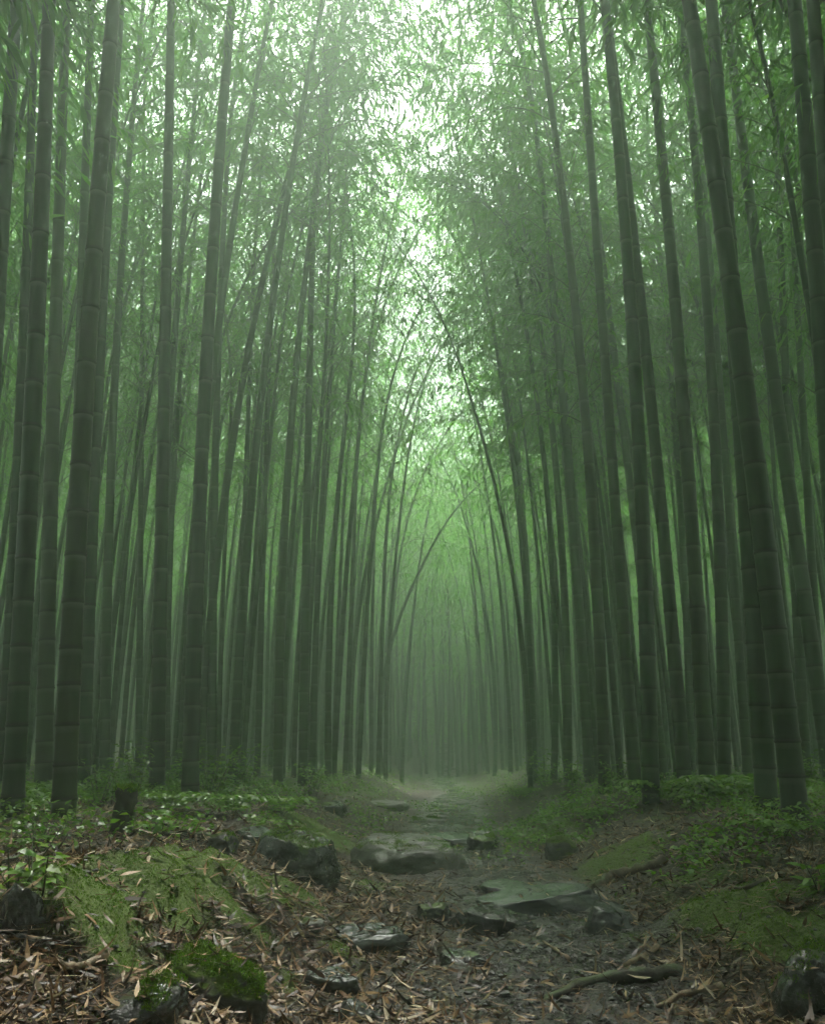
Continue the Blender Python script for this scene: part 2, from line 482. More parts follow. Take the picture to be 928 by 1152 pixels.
def culm_mesh(axis, r0, H, sides, rng, sp0=.2, detail=True):
    """axis: dense polyline; rings at nodes"""
    seg = np.linalg.norm(np.diff(axis, axis=0), axis=1); S = np.concatenate([[0], np.cumsum(seg)]); tot = S[-1]
    ss = []; rr = []; aa = []
    def rad(s): return r0 * (1 - .86 * (s / tot) ** 1.25) * (1 + .10 * math.exp(-s / .15))
    s = -.15
    ss.append(s); rr.append(rad(0)); aa.append(0)
    s = rng.uniform(.03, .12)
    while s < tot - .05:
        r_ = rad(s); f = s / tot
        h = min(.012, .03)
        if detail:
            for ds, k, a in ((-.055, 1., 0), (-.034, .995, -.5), (-.014, 1.01, -1), (-.006, 1.06, .4), (0, 1.10, 1), (.008, 1.02, 1), (.018, 1.06, .1), (.03, 1.0, 0)):
                ss.append(s + ds); rr.append(r_ * k); aa.append(a)
        else:
            for ds, k, a in ((-.03, 1., -.6), (0, 1.05, 1), (.03, 1., 0)):
                ss.append(s + ds); rr.append(r_ * k); aa.append(a)
        s += (sp0 + .26 * min(1, f / .3)) * rng.uniform(.88, 1.12) * (1 if f < .6 else 1 - .9 * (f - .6))
    ss.append(tot); rr.append(rad(tot)); aa.append(0)
    ss = np.array(ss); o = np.argsort(ss, kind='stable'); ss = ss[o]; rr = np.array(rr)[o]; aa = np.array(aa)[o]
    pts = np.stack([np.interp(ss, S, axis[:, c]) for c in range(3)], 1)
    lo = ss < 0
    pts[lo] = axis[0] + (axis[1] - axis[0]) / seg[0] * ss[lo][:, None]
    V, t, q = tube(pts, rr, sides, False)
    return mesh_np('bamboo_culm', V, [q], {'node': np.repeat(aa, sides)})

def full_axis(lower, crown, az, scl):
    """lower: polyline local; append crown axis, aligned to its end tangent; returns axis and crown matrix"""
    T = Vector(lower[-1] - lower[-2]).normalized()
    q = Vector((0, 0, 1)).rotation_difference(T)
    Mx = Matrix.Translation(Vector(lower[-1])) @ q.to_matrix().to_4x4() @ Matrix.Rotation(az, 4, 'Z') @ Matrix.Scale(scl, 4)
    A = np.array(Mx)
    up = crown['ax'] @ A[:3, :3].T + A[:3, 3]
    return np.vstack([lower, up[1:]]), Mx

N_B = [0]; FULL = CROWNS; THIN_Y = 13
MIDGAP = True
def gap_hits(c, Mx, base):
    A = np.array(Mx)
    if MIDGAP and base[1] > 15: return 0
    P = c['P'][::23] @ A[:3, :3].T + A[:3, 3] + np.asarray(base)
    px, py, dep = project(P)
    ok = (dep > 1) & (py < 445) & (py > -60)
    ctr = 455 + 8 * np.sin(py * .03) ; hw = 20 * np.exp(-((py - 405) / 38) ** 2) + 4 * np.exp(-((py - 30) / 45) ** 2) + 9 * np.exp(-((py - 188) / 28) ** 2)
    if base[0] > 0: hw = hw * np.where(py > 330, .4, .1); ctr = ctr - 8
    return int(np.sum(ok & (abs(px - ctr) < hw)))

def best_az(low, ci, base, scl, az0, sd, rng):
    best = None
    for k in range(9):
        az = az0 + rng.gauss(0, sd) * (1 + .25 * k)
        c = ci if k < 4 else rng.choice(range(5))
        n = gap_hits(CROWNS[c], full_axis(low, CROWNS[c], az, scl)[1], base)
        if best is None or n < best[0]: best = (n, az, c)
        if n <= 2: break
    return best[1], best[2]

def bamboo(base, lower, r0, ci, az, scl, label, group=None, sides=12, detail=True, rng=random, full=False):
    CROWNS = THIN if not full and base[1] > THIN_Y + (4.5 if base[0] > .5 else 0) else FULL
    axis, Mx = full_axis(lower, CROWNS[ci], az, scl)
    e = empty('bamboo', base)
    tag(e, label, 'bamboo', group)
    link('culm', culm_mesh(axis, r0, 0, sides, rng, .2, detail), M['culm'], e)
    f = link('foliage', CROWNS[ci]['fol'], None, e); f.matrix_local = Mx
    b = link('branches', CROWNS[ci]['br'], None, e); b.matrix_local = Mx
    N_B[0] += 1
    return e

# ------------------------------------------------------------------ hero bamboo from the photo
# image points base -> up, width px at base, label
G_L = 'thick bamboo stalks at the front of the left grove'
G_R = 'thick bamboo stalks at the front of the right grove'
HERO = [
 ([(-36, 905), (0, 300), (19, 0)], 23, 'bamboo stalk cut off by the upper left edge of the frame'),
 ([(14, 918), (31, 600), (43, 330), (56, 0)], 24, 'thick near black green stalk standing nearest the left frame edge'),
 ([(3, 892), (19, 600), (29, 300), (40, 0)], 15, 'thinner paler stalk half hidden on the left of the edge stalk'),
 ([(50, 885), (56, 620), (64, 330), (75, 0)], 19, 'dark stalk between the edge stalk and the thickest left stalk'),
 ([(84, 872), (88, 600), (92, 300), (104, 0)], 15, 'stalk mostly hidden behind the thickest left stalk, reappearing left of it higher up'),
 ([(72, 918), (83, 615), (105, 330), (128, 0)], 26, 'thickest bamboo stalk on the left, olive brown at mid height'),
 ([(95, 880), (103, 600), (117, 320), (137, 0)], 16, 'stalk hugging the right side of the thickest left stalk'),
 ([(120, 858), (124, 615), (134, 330), (163, 0)], 12, 'hazy stalk rising straight behind the rotten stump, leaning right above'),
 ([(158, 848), (160, 500), (161, 200), (163, 0)], 8, 'thin hazy upright stalk left of the upright undergrowth stalk'),
 ([(177, 893), (182, 600), (187, 330), (193, 0)], 17, 'upright dark stalk rising from leafy undergrowth right of the stump'),
 ([(172, 860), (184, 600), (200, 330), (233, 0)], 11, 'leaning stalk crossing behind the upright undergrowth stalk'),
 ([(214, 897), (221, 620), (238, 330), (261, 0)], 19, 'dark stalk standing alone in front between stump and wet boulder'),
 ([(240, 860), (240, 600), (249, 330), (268, 0)], 11, 'pale slimmer stalk close along the right of the lone front stalk'),
 ([(226, 858), (245, 630), (255, 520), (296, 300), (345, 150), (380, 5)], 11, 'long leaning stalk curving far right across the left grove'),
 ([(190, 850), (205, 400), (241, 100)], 8, 'thin stalk slanting between the two dark front stalks'),
 ([(204, 884), (222, 600), (255, 300), (300, 40)], 12, 'slim stalk leaning right just behind the lone front stalk'),
 ([(262, 882), (280, 600), (312, 300), (352, 60)], 11.5, 'slim stalk running nearly parallel below the long curving stalk'),
 ([(313, 884), (321, 600), (338, 350), (352, 250)], 11, 'slim stalk at the inner corner of left grove above wet boulder'),
 ([(341, 872), (345, 600), (351, 300)], 11, 'straight mid grey green stalk right of the corner stalk'),
 ([(290, 862), (300, 500), (310, 220)], 8, 'thin straight stalk left of the inner corner stalk'),
 ([(268, 858), (275, 600), (288, 250)], 8, 'thin straight stalk right of the pale slim stalk'),
 ([(352, 862), (365, 520), (381, 320)], 8, 'leaning hazy stalk inside the left wall with a clear bowed top'),
 ([(370, 860), (380, 560), (403, 370)], 8, 'leaning hazy stalk next to the bowed one nearer the path'),
 ([(395, 866), (403, 700), (430, 560), (450, 500)], 6, 'faint stalk bowing over the path on its left'),
 ([(430, 866), (440, 730), (458, 670), (497, 600)], 5.5, 'faint thin stalk arching far over the misty path end'),
 ([(452, 872), (458, 760), (470, 650)], 5, 'faint last stalk of the left wall beside the misty path end'),
 # right side
 ([(1003, 930), (940, 330), (914, 0)], 24, 'bamboo stalk cut off by the upper right edge of the frame'),
 ([(955, 905), (920, 330), (893, 0)], 26, 'thick dark stalk leaving the frame at the right edge'),
 ([(933, 862), (891, 610), (860, 330), (814, 0)], 18, 'long leaning stalk whose foot is outside the right frame edge'),
 ([(895, 920), (867, 650), (821, 330), (775, 0)], 28, 'thickest bamboo stalk on the right, leaning left with its foot in front'),
 ([(861, 898), (846, 630), (822, 330), (800, 0)], 24, 'thick stalk just behind the left side of the thickest right stalk'),
 ([(814, 882), (810, 600), (793, 330), (763, 0)], 15, 'straight dark stalk left of the thick pair on the right'),
 ([(840, 862), (820, 560), (800, 330), (788, 150)], 11, 'slim stalk seen in the gap left of the thick right pair'),
 ([(796, 892), (781, 615), (757, 330), (727, 0)], 18, 'dark stalk standing right of the fern clump in the right grove'),
 ([(771, 897), (751, 615), (718, 330), (690, 90), (683, 0)], 16, 'leaning stalk whose foot hooks left of the fern clump'),
 ([(732, 903), (724, 615), (708, 330), (679, 0)], 19, 'frontmost dark stalk on the right between fallen twig and ferns'),
 ([(715, 893), (698, 615), (671, 300), (653, 0)], 14, 'stalk directly left of the frontmost dark right stalk'),
 ([(746, 868), (713, 620), (685, 330), (640, 0)], 11, 'leaning stalk behind the frontmost dark right stalk'),
 ([(680, 892), (671, 615), (643, 330), (625, 150)], 14, 'stalk with its foot on the leafy bank above the mossy rock'),
 ([(663, 872), (646, 620), (626, 370), (600, 120)], 12, 'stalk left of the bank stalk, bending gently over the path'),
 ([(638, 868), (630, 600), (610, 380), (590, 260)], 10, 'slim stalk rising behind the leafy shrub on the right bank'),
 ([(622, 866), (607, 520), (586, 300), (550, 195)], 8, 'slim hazy stalk bowing left high over the path'),
 ([(596, 872), (574, 620), (541, 490), (520, 425), (498, 355)], 8.5, 'thin bare stalk bowing strongly left across the bright gap'),
 ([(600, 862), (586, 620), (565, 420), (545, 330)], 7.5, 'thin stalk close behind the strongly bowing bare stalk'),
 ([(556, 872), (549, 700), (526, 600), (508, 540)], 5, 'faint first stalk of the right wall beside the misty path end'),
 ([(574, 866), (566, 700), (548, 560), (538, 500)], 5.5, 'faint slender stalk just right of the misty path end'),
 ([(903, 845), (879, 315), (870, 0)], 12, 'slim upright stalk in the bright gap right of the thick pair'),
 ([(925, 850), (905, 500), (888, 190), (880, 0)], 11, 'slim leaning stalk near the right edge behind the thick ones'),
 ([(777, 862), (765, 600), (745, 300), (720, 100)], 9, 'thin hazy stalk showing between fern clump stalks'),
]
heroes = []
for pts, w, lab in HERO:
    bx, by = pts[0]
    p = hit(bx, by) if by > 862 else CAMP + ray(bx, by) * 30
    dep = (p - CAMP) @ FW
    D = min(max(w * dep / FPX, .105), .155 if w > 17 else .13)
    if w < 9: D = min(max(w * dep / FPX, .085), .105)
    dep = FPX * D / w
    d = ray(bx, by); wx = None
    Y0 = dep * (d[1] / (d @ FW))
    X0 = Y0 * d[0] / d[1]
    Z0 = float(ground_h(X0, Y0))
    # world x,z of each image point in the plane y = Y0
    W = []
    for (px, py) in pts[1:]:
        q = ray(px, py); t = Y0 / q[1]
        W.append((q[0] * t, CAMZ + q[2] * t))
    zs = np.array([Z0] + [b for a, b in W]); xx = np.array([X0] + [a for a, b in W])
    deg = 1 if len(zs) == 2 else 2
    wt = np.ones(len(zs)); wt[0] = 3
    co = np.polyfit(zs - Z0, xx - X0, deg, w=wt); co[-1] = 0
    heroes.append((X0, Y0, D, co, max(zs) - Z0, lab, w))

BOWED = [k for k, h in enumerate(heroes) if 'curving far right' in h[5] or 'strongly left across' in h[5]]
taken = []
for k, (X0, Y0, D, co, ztop, lab, w) in enumerate(heroes):
    zc = min(max(4.6 + (k * 37 % 10) * .22, ztop * .95), 8.2) if w >= 10 else max(2.4, ztop * .78)
    z = np.linspace(0, zc, 40)
    low = np.stack([np.polyval(co, z), 0 * z, z], 1)
    slope = np.polyval(np.polyder(co), zc)
    side = 1 if X0 < pathc(Y0) else -1
    rng = random.Random(500 + k); scl = rng.uniform(1.05, 1.25) * (.5 if w < 6 else .4 if 'strongly left across' in lab else .66 if w < 9 else 1)
    az, ci = best_az(low, k % 5, (X0, Y0, 0), scl, 0 if side > 0 else math.pi, .5, rng)
    bamboo((X0, Y0, float(ground_h(X0, Y0))), low, D / 2 * (.72 if 'strongly left across' in lab else 1), ci, az, scl, lab,
           None, 18 if w > 13 else 12, True, rng, k in BOWED or 'bowing left high' in lab or 'leaning right just' in lab or 'nearly parallel' in lab or 'inner corner' in lab or 'behind the frontmost dark' in lab or 'upright undergrowth stalk' in lab)
    taken.append((X0, Y0))

# ------------------------------------------------------------------ the rest of the grove
taken_a = list(taken)
cand = []
rs = np.random.RandomState(5)
def too_close(x, y, md):
    for a, b in taken_a:
        if (a - x) ** 2 + (b - y) ** 2 < md * md: return True
    return False
tries = 0
while tries < 14000:
    tries += 1
    y = rs.uniform(-15, 46)
    x = rs.uniform(-1, 1) * (9 + .44 * max(y, 0))
    dc = x - pathc(y)
    half = 1.75 - .030 * max(y, 0)
    if y < 27 and abs(dc) < max(half, .95) * (1.35 if y < 2 else 1): continue
    if y < 5.2 and abs(x) < 2.3 + (.5 if y > 3.5 else 0): continue
    md = .62 if y < 9 else .54 if y < 19 else .72
    if y > 27: md = .6 if abs(dc) < 4 else .75
    if y < 3.5 or abs(x) > 5.5 + .52 * y: md = 1.15
    if y > 35: md = 1.0
    if -5 < y < 2.4 and abs(x) < 7: md = .55  # unseen bamboo packed around the camera, added to darken the foreground
    if 3.6 < y < 7.4 and abs(x) < .5 * y + 1.2: continue
    if too_close(x, y, md): continue
    taken_a.append((x, y)); cand.append((x, y))
def track(k):
    X0, Y0, D, co, zt, lab, w = heroes[k]
    z = np.linspace(.4, zt, 40)
    px, py, _ = project(np.stack([X0 + np.polyval(co, z), 0 * z + Y0, z], 1))
    return Y0, px, py
TRACKS = [track(k) for k in BOWED]
def hides_bowed(x, y):
    z = np.linspace(.3, 7, 40)
    px, py, _ = project(np.stack([0 * z + x, 0 * z + y, z], 1))
    for Y0, tx, ty in TRACKS:
        if y > Y0 + .4: continue
        yy = np.linspace(max(ty.min(), py.min()), min(ty.max(), py.max()), 8)
        a = np.interp(yy, ty[::-1], tx[::-1]); b = np.interp(yy, py[::-1], px[::-1])
        if np.sum(abs(a - b) < 13) >= 3: return True
    return False
HPX = [float(project([h[0], h[1], .5])[0]) for h in heroes]
ind, stuff = [], []
for x, y in cand:
    z = float(ground_h(x, y))
    if y > 4:
        px, py, dep = project([x, y, z + .3]); px2, py2, _ = project([x, y, z + 5])
        inside = (-10 < px < 938) or (-10 < px2 < 938)
    else: inside = False; dep = 99
    if inside and hides_bowed(x, y): continue
    if inside and dep < 12 and min(abs(px - h) for h in HPX) < 13: continue
    if inside and dep < 16 and 405 < px < 560: continue
    if inside and dep < 9.2 and 225 < px < 420: continue
    (ind if inside else stuff).append((dep, x, y, z))
ind.sort()
NI = 296 - len(heroes)
stuff += ind[NI:]; ind = ind[:NI]
print('fill', len(ind), 'stuff', len(stuff), 'far depth', ind[-1][0])

def lower_curve(x, y, rng, zc):
    side = 1 if x < pathc(y) else -1
    near = math.exp(-(abs(x - pathc(y)) - 1) / 2.0)
    lean = side * (rng.uniform(-.03, .02) + .03 * near) + rng.gauss(0, .014)
    curv = side * (rng.uniform(.0, .006) + ((.005 if y < 13 else .012) * rng.random() ** 3) * near) + rng.gauss(0, .0015)
    ly = rng.gauss(-.005, .018)
    if y > 27: lean = rng.gauss(0, .03); curv = rng.gauss(0, .004)
    z = np.linspace(0, zc, 16)
    return np.stack([lean * z + curv * z * z, ly * z, z], 1), side

ZONES = [(-99, 100, 'at the left frame edge'), (100, 180, 'behind the rotten stump'), (180, 270, 'behind the left leafy undergrowth'),
         (270, 370, 'behind the dark wet boulder'), (370, 458, 'in the left wall beside the misty path'),
         (458, 555, 'closing off the misty path end'), (555, 650, 'in the right wall beside the misty path'),
         (650, 740, 'behind the leafy right bank'), (740, 845, 'behind the right fern clump'), (845, 1100, 'at the right frame edge')]
rank = {}
ORD = ['nearest', 'second nearest', 'third nearest', 'fourth nearest', 'fifth nearest', 'sixth nearest', 'seventh nearest', 'eighth nearest']
for k, (dep, x, y, z) in enumerate(ind):
    rng = random.Random(9000 + k)
    zc = rng.uniform(3.9, 6.6) if y < 17 else rng.uniform(3.2, 6.0)
    low, side = lower_curve(x, y, rng, zc)
    px, py, _ = project([x + low[5, 0], y, z + 1.5])
    zi = next((i for i, q in enumerate(ZONES) if q[0] <= px < q[1]), 0 if px < 464 else 9)
    n = rank.get(zi, 0); rank[zi] = n + 1
    grp = 'hazy slim bamboo stalks ' + ZONES[zi][2]
    if n < 8: lab = ORD[n] + ' of the slim hazy bamboo stalks ' + ZONES[zi][2]
    else: lab = 'faint distant bamboo stalk among many deep ' + ZONES[zi][2]
    ci = rng.choice([0, 1, 2, 3, 4, 5, 6] if y > 9 else [0, 1, 2, 3]); scl = rng.uniform(.75, 1.05)
    az, ci = best_az(low, ci, (x, y, z), scl, 0 if side > 0 else math.pi, .8, rng)
    bamboo((x, y, z), low, rng.uniform(.030, .044) if y < 12 else rng.uniform(.034, .050), ci, az, scl, lab, grp, 10, y < 13, rng)

# distant grove mass plus unseen near bamboo added to shade the foreground: one object
def grove(lst):
    cu = Acc(); lv = Acc(); LP = []; LD = []; LN = []; LL = []; LW = []
    cV = []; cQ = []; cA = []; n = 0
    for k, (dep, x, y, z) in enumerate(lst):
        rng = random.Random(20000 + k)
        zc = rng.uniform(1.8, 5.0) if y > 20 else rng.uniform(3.6, 6.0) if y > -3 else rng.uniform(1.2, 4.0)
        low, side = lower_curve(x, y, rng, zc)
        if -2.5 < y < 2.3: low[:, 0] += side * rng.uniform(.08, .34) * low[:, 2]  # unseen stems leaned over the path to shut out light overhead
        low = low + np.array([x, y, z])
        c = CROWNS[rng.choice(range(6))]; scl = rng.uniform(.75, 1.05)
        if y > 26 and abs(x - pathc(y)) < 2.6: scl *= .9; low = low[:max(6, int(16 * min(1, 3.4 / zc)))]
        az = (0 if side > 0 else math.pi) + rng.gauss(0, .8)
        if y > 5 and abs(x - pathc(y)) < 5:
            az, ci = best_az(low, rng.choice(range(6)), (0, 0, 0), scl, 0 if side > 0 else math.pi, .8, rng); c = CROWNS[ci]
        ax, Mx = full_axis(low, c, az, scl)
        me_sel = ax[::3] if len(ax) > 12 else ax
        V, t, q = tube(me_sel, np.linspace(rng.uniform(.042, .062), .006, len(me_sel)), 7, False)
        cV.append(V); cQ.append(q + n); n += len(V)
        A = np.array(Mx); step = (6 if y < 24 else 5) if y > 8 else 3 if y > 4 else 1
        o = rng.randint(0, step - 1)
        if y < 4: scl *= 1.15
        LP.append(c['P'][o::step] @ A[:3, :3].T + A[:3, 3]); LD.append(c['D'][o::step] @ A[:3, :3].T); LN.append(c['N'][o::step])
        k_ = 1.7 if y > 4 else 2.3  # leaves of the unseen near bamboo oversized to thicken its added shade
        if 33 < y < 44:
            z0 = np.array([x + .5, y + .3, z - .3]); B_ = Matrix.Rotation(rng.uniform(0, 6), 3, 'Z'); B_ = np.array(B_) * .62
            LP.append(c['P'][2::4] @ B_.T + z0); LD.append(c['D'][2::4] @ B_.T); LN.append(c['N'][2::4]); LL.append(c['L'][2::4] * 1.9); LW.append(c['W'][2::4] * 2)
        LL.append(c['L'][o::step] * k_ * scl); LW.append(c['W'][o::step] * k_ * scl)
    P = np.vstack(LP); D = unit(np.vstack(LD)); N = np.vstack(LN); L = np.concatenate(LL); W = np.concatenate(LW)
    S = unit(np.cross(D, N)); m = len(P)
    LV = np.stack([P, P + D * (L * .42)[:, None] - S * (W * .5)[:, None], P + D * L[:, None] - np.array([0, 0, .15]) * L[:, None], P + D * (L * .42)[:, None] + S * (W * .5)[:, None]], 1).reshape(-1, 3)
    lq = (np.arange(m) * 4)[:, None] + [[0, 1, 2, 3]]
    global TOP
    V = np.vstack(cV); Q = np.vstack(cQ); TOP = max(V[:, 2].max(), LV[:, 2].max(), 16.5)
    print('top', TOP)
    tint = np.concatenate([np.zeros(len(V)), np.repeat(np.clip(R.normal(.5, .25, m), 0, 1), 4)])
    me = mesh_np('grove_and_shade_bamboo', np.vstack([V, LV]), [Q, lq + len(V)], {'tint': tint, 'node': np.zeros(len(V) + len(LV))})
    me.materials.append(M['culm']); me.materials.append(M['leaf'])
    mi = np.concatenate([np.zeros(len(Q), np.int32), np.ones(len(lq), np.int32)])
    me.polygons.foreach_set('material_index', mi)
    return link('grove_and_shade_bamboo', me)
tag(grove(stuff), 'misty mass of distant bamboo, plus unseen bamboo added around the camera for shade', 'bamboo grove', kind='stuff')

# ------------------------------------------------------------------ stones
def rock(name, px, py, w, d, h, sink, yaw, seed, mt, label, flat=.0, tilt=0.0, group=None, moss=0, at=None):
    """w, d, h metres; placed where the photo shows its middle foot"""
    p = hit(px, py) if at is None else np.array(at)
    import bmesh
    bm = bmesh.new(); bmesh.ops.create_icosphere(bm, subdivisions=5, radius=1.0)
    rr = random.Random(seed); off = Vector((rr.uniform(-50, 50), rr.uniform(-50, 50), rr.uniform(-50, 50)))
    cuts = []
    for _ in range(9):
        v = Vector((rr.gauss(0, 1), rr.gauss(0, 1), rr.gauss(0, .7))).normalized(); cuts.append((v, rr.uniform(.80, .98) if name == 'boulder' else rr.uniform(.64, .9)))
    if flat: cuts.append((Vector((rr.uniform(-.12, .12), rr.uniform(-.26, -.12), 1)).normalized(), flat))
    for v in bm.verts:
        c = v.co.copy()
        for nrm, dd in cuts:
            e = c.dot(nrm) - dd
            if e > 0: c -= nrm * e * (.8 if name == 'boulder' else .97)
        n1 = mnoise.fractal(c * 1.1 + off, 1.0, 2.0, 3)
        n2 = mnoise.fractal(c * 4.5 + off, .9, 2.1, 4)
        n3 = abs(mnoise.noise(Vector((c.x * 2.2, c.y * 2.2, c.z * 6.5)) + off))
        c *= 1 + .13 * n1 + .05 * n2 - .07 * n3
        v.co = c
    bmesh.ops.transform(bm, verts=bm.verts, matrix=Matrix.Rotation(tilt, 4, 'Y') @ Matrix.Diagonal((w / 2, d / 2, h, 1)))
    me = bpy.data.meshes.new(name); bm.to_mesh(me); bm.free()
    for pl in me.polygons: pl.use_smooth = True
    z = float(ground_h(p[0], p[1]))
    if moss:
        root = empty(name, (p[0], p[1], z - sink)); root.rotation_euler[2] = yaw
        o = link('stone', me, mt, root)
    else:
        root = o = link(name, me, mt, None, (p[0], p[1], z - sink)); o.rotation_euler[2] = yaw
    tag(root, label, 'rock', group)
    if moss:
        # furry cap of moss blades over the upper faces of the stone
        co = np.empty(len(me.vertices) * 3); me.vertices.foreach_get('co', co); co = co.reshape(-1, 3)
        no = np.empty(len(me.vertices) * 3); me.vertices.foreach_get('normal', no); no = no.reshape(-1, 3)
        rn = np.random.RandomState(seed)
        score = no[:, 2] * .55 + .9 * fbm(co[:, 0] * 7 + seed, co[:, 1] * 7, 3, seed)
        ok = np.where((score > 1.1 - moss * .5) & (co[:, 2] > -h * .2) & (no[:, 2] > .4))[0]
        if len(ok):
            idx = rn.choice(ok, int(len(ok) * 14))
            P = co[idx] + rn.normal(size=(len(idx), 3)) * [w * .014, d * .014, .004]
            Dd = unit(no[idx] + rn.normal(size=(len(idx), 3)) * .6 + [0, 0, .3])
            L = rn.uniform(.004, .010, len(idx))
            V, t, q = leaves(P, Dd, rn.normal(size=(len(idx), 3)), L, L * .3, rn.uniform(0, .5, len(idx)))
            mm = mesh_np('moss', V, [t, q], {'tint': np.repeat(rn.rand(len(idx)), 6)}, False)
            link('moss', mm, M['moss'], root)
    return root

ROCKS = [
 ('boulder', 330, 984, .46, .55, .25, -.03, .35, 6, 'rock_dark', 'dark wet rounded boulder with moss at the left edge of path', .62, 0, .45),
 ('flat_stone', 288, 946, .26, .3, .09, -.01, .2, 5, 'rock_wet', 'pale wet flat stone on the bank just behind the dark boulder', .5, 0, 0),
 ('mossy_stone', 248, 958, .18, .18, .08, .0, .2, 8, 'rock_moss', 'small moss covered stone left of the flat bank stone', .0, 0, .6),
 ('boulder', 462, 975, .70, .60, .22, -.02, -.15, 12, 'rock_grey', 'broad grey boulder in mid path with moss on its right side', .6, .08, .3),
 ('slab', 604, 1022, .62, .42, .13, -.01, -.1, 17, 'rock_wet', 'wide flat wet slab with a pale shine, right of centre in path', .45, -.05, 0),
 ('stone', 547, 1047, .40, .26, .13, .0, .15, 21, 'rock_dark', 'dark wet stepped stone just in front of the wide flat slab', .6, .1, 0),
 ('stone', 487, 1036, .18, .2, .09, .0, .5, 23, 'rock_dark', 'small black stone left of the dark stepped stone', .0, 0, 0),
 ('stone', 683, 1046, .26, .20, .13, .0, .4, 29, 'rock_wet', 'angular cracked grey stone right of the wide flat slab', .7, .18, 0),
 ('stone', 412, 1066, .36, .24, .10, .0, .2, 31, 'rock_wet', 'smooth wet grey stone left of centre among the leaf litter', .6, -.12, 0),
 ('stone', 374, 1112, .20, .15, .075, .0, -.1, 37, 'rock_wet', 'small wet stone in the litter near the bottom edge', .6, 0, 0),
 ('stone', 345, 1040, .13, .11, .04, .0, .1, 39, 'rock_grey', 'tiny pale stone flush with the litter left of the path', .4, 0, 0),
 ('mossy_stone', 236, 1118, .34, .22, .12, .0, -.3, 43, 'rock_moss', 'black mossy rock at the bottom left beside the slate', .7, .2, .55),
 ('slate', 140, 1148, .30, .18, .08, .01, .5, 47, 'rock_dark', 'tilted grey slate poking out at the bottom left edge', .7, -.4, .5),
 ('stone', 405, 1147, .15, .12, .07, .01, .3, 51, 'rock_wet', 'small dark stone cut by the bottom edge left of the puddle', .6, .3, 0),
 ('mossy_stone', 912, 1135, .32, .26, .17, .0, .5, 58, 'rock_dark', 'big dark rock in the bottom right corner', .0, .3, .6),
 ('mossy_stone', 630, 962, .28, .26, .13, .0, .1, 59, 'rock_moss', 'round mossy stone on the right bank above the fallen branch', .0, 0, .6),
 ('slab', 430, 908, .70, .5, .13, .0, .05, 61, 'rock_grey', 'far stepping slab lying across the path in the mist', .5, 0, 0),
 ('slab', 512, 948, .60, .5, .12, .0, .1, 67, 'rock_wet', 'wet stepping slab behind the broad grey boulder', .4, 0, 0),
 ('slab', 478, 926, .50, .45, .11, .0, .4, 71, 'rock_grey', 'half buried grey slab between far slab and grey boulder', .4, 0, .45),
 ('stone', 542, 952, .24, .28, .16, .0, .4, 73, 'rock_dark', 'dark stone at the foot of the right bank beside stepping slab', .5, 0, .3),
 ('stone', 375, 914, .36, .34, .16, .0, .4, 79, 'rock_dark', 'dark stone at the foot of the left bank in the mist', .5, 0, 0),
 ('mossy_stone', 22, 1030, .11, .11, .09, .01, .4, 83, 'rock_dark', 'dark jagged rock at the left edge with leaves on it', .0, 0, .4),
 ('stone', 572, 1001, .34, .26, .08, .0, .1, 89, 'rock_wet', 'thin wet stone sunk in the path behind the wide slab', .4, 0, 0),
 ('stone', 520, 1082, .17, .14, .055, .0, .3, 103, 'rock_dark', 'low dark stone in the wet gravel in front of the stepped stone', .5, 0, 0),
 ('stone', 640, 1000, .15, .14, .06, .0, .3, 107, 'rock_grey', 'small grey stone wedged at the lower end of the fallen branch', .5, 0, 0),
]
ROCK_OBS = []
for (nm, px, py, w, d, h, sink, yaw, seed, mt, lab, flat, tilt, moss) in ROCKS:
    ro = rock(nm, px, py, w, d, h, sink, yaw, seed, M[mt], lab, flat, tilt, None, moss)
    ROCK_OBS.append((ro, max(w, d) * .6))

# ------------------------------------------------------------------ wood on the ground
def stick(name, pix, r0, r1, mt, label, lift=.6, seed=0, cat='branch', knots=.12):
    pts = [hit(a, b) for a, b in pix]
    P = []
    for a, b in zip(pts[:-1], pts[1:]):
        for t in np.linspace(0, 1, 9)[:-1]: P.append(a * (1 - t) + b * t)
    P.append(pts[-1]); P = np.array(P); n = len(P)
    rr = np.random.RandomState(seed)
    rad = np.linspace(r0, r1, n) * (1 + knots * rr.normal(size=n))
    P[:, 2] = ground_h(P[:, 0], P[:, 1])
    ar = np.linspace(0, 1, n)
    P[:, 2] = np.polyval(np.polyfit(ar, P[:, 2], 2), ar) + rad * lift + .004
    P[:, :2] += np.cumsum(rr.normal(size=(n, 2)), 0) * r0 * .12
    c = P[0].copy()
    V, t, q = tube(P - c, rad, 10)
    ns = np.array([mnoise.fractal(Vector(v * 25), 1, 2, 3) for v in V])
    V = V + np.stack([ns * 0, ns * 0, ns], 1) * r0 * .25
    o = link(name, mesh_np(name, V, [t, q]), mt, None, c)
    return tag(o, label, cat)

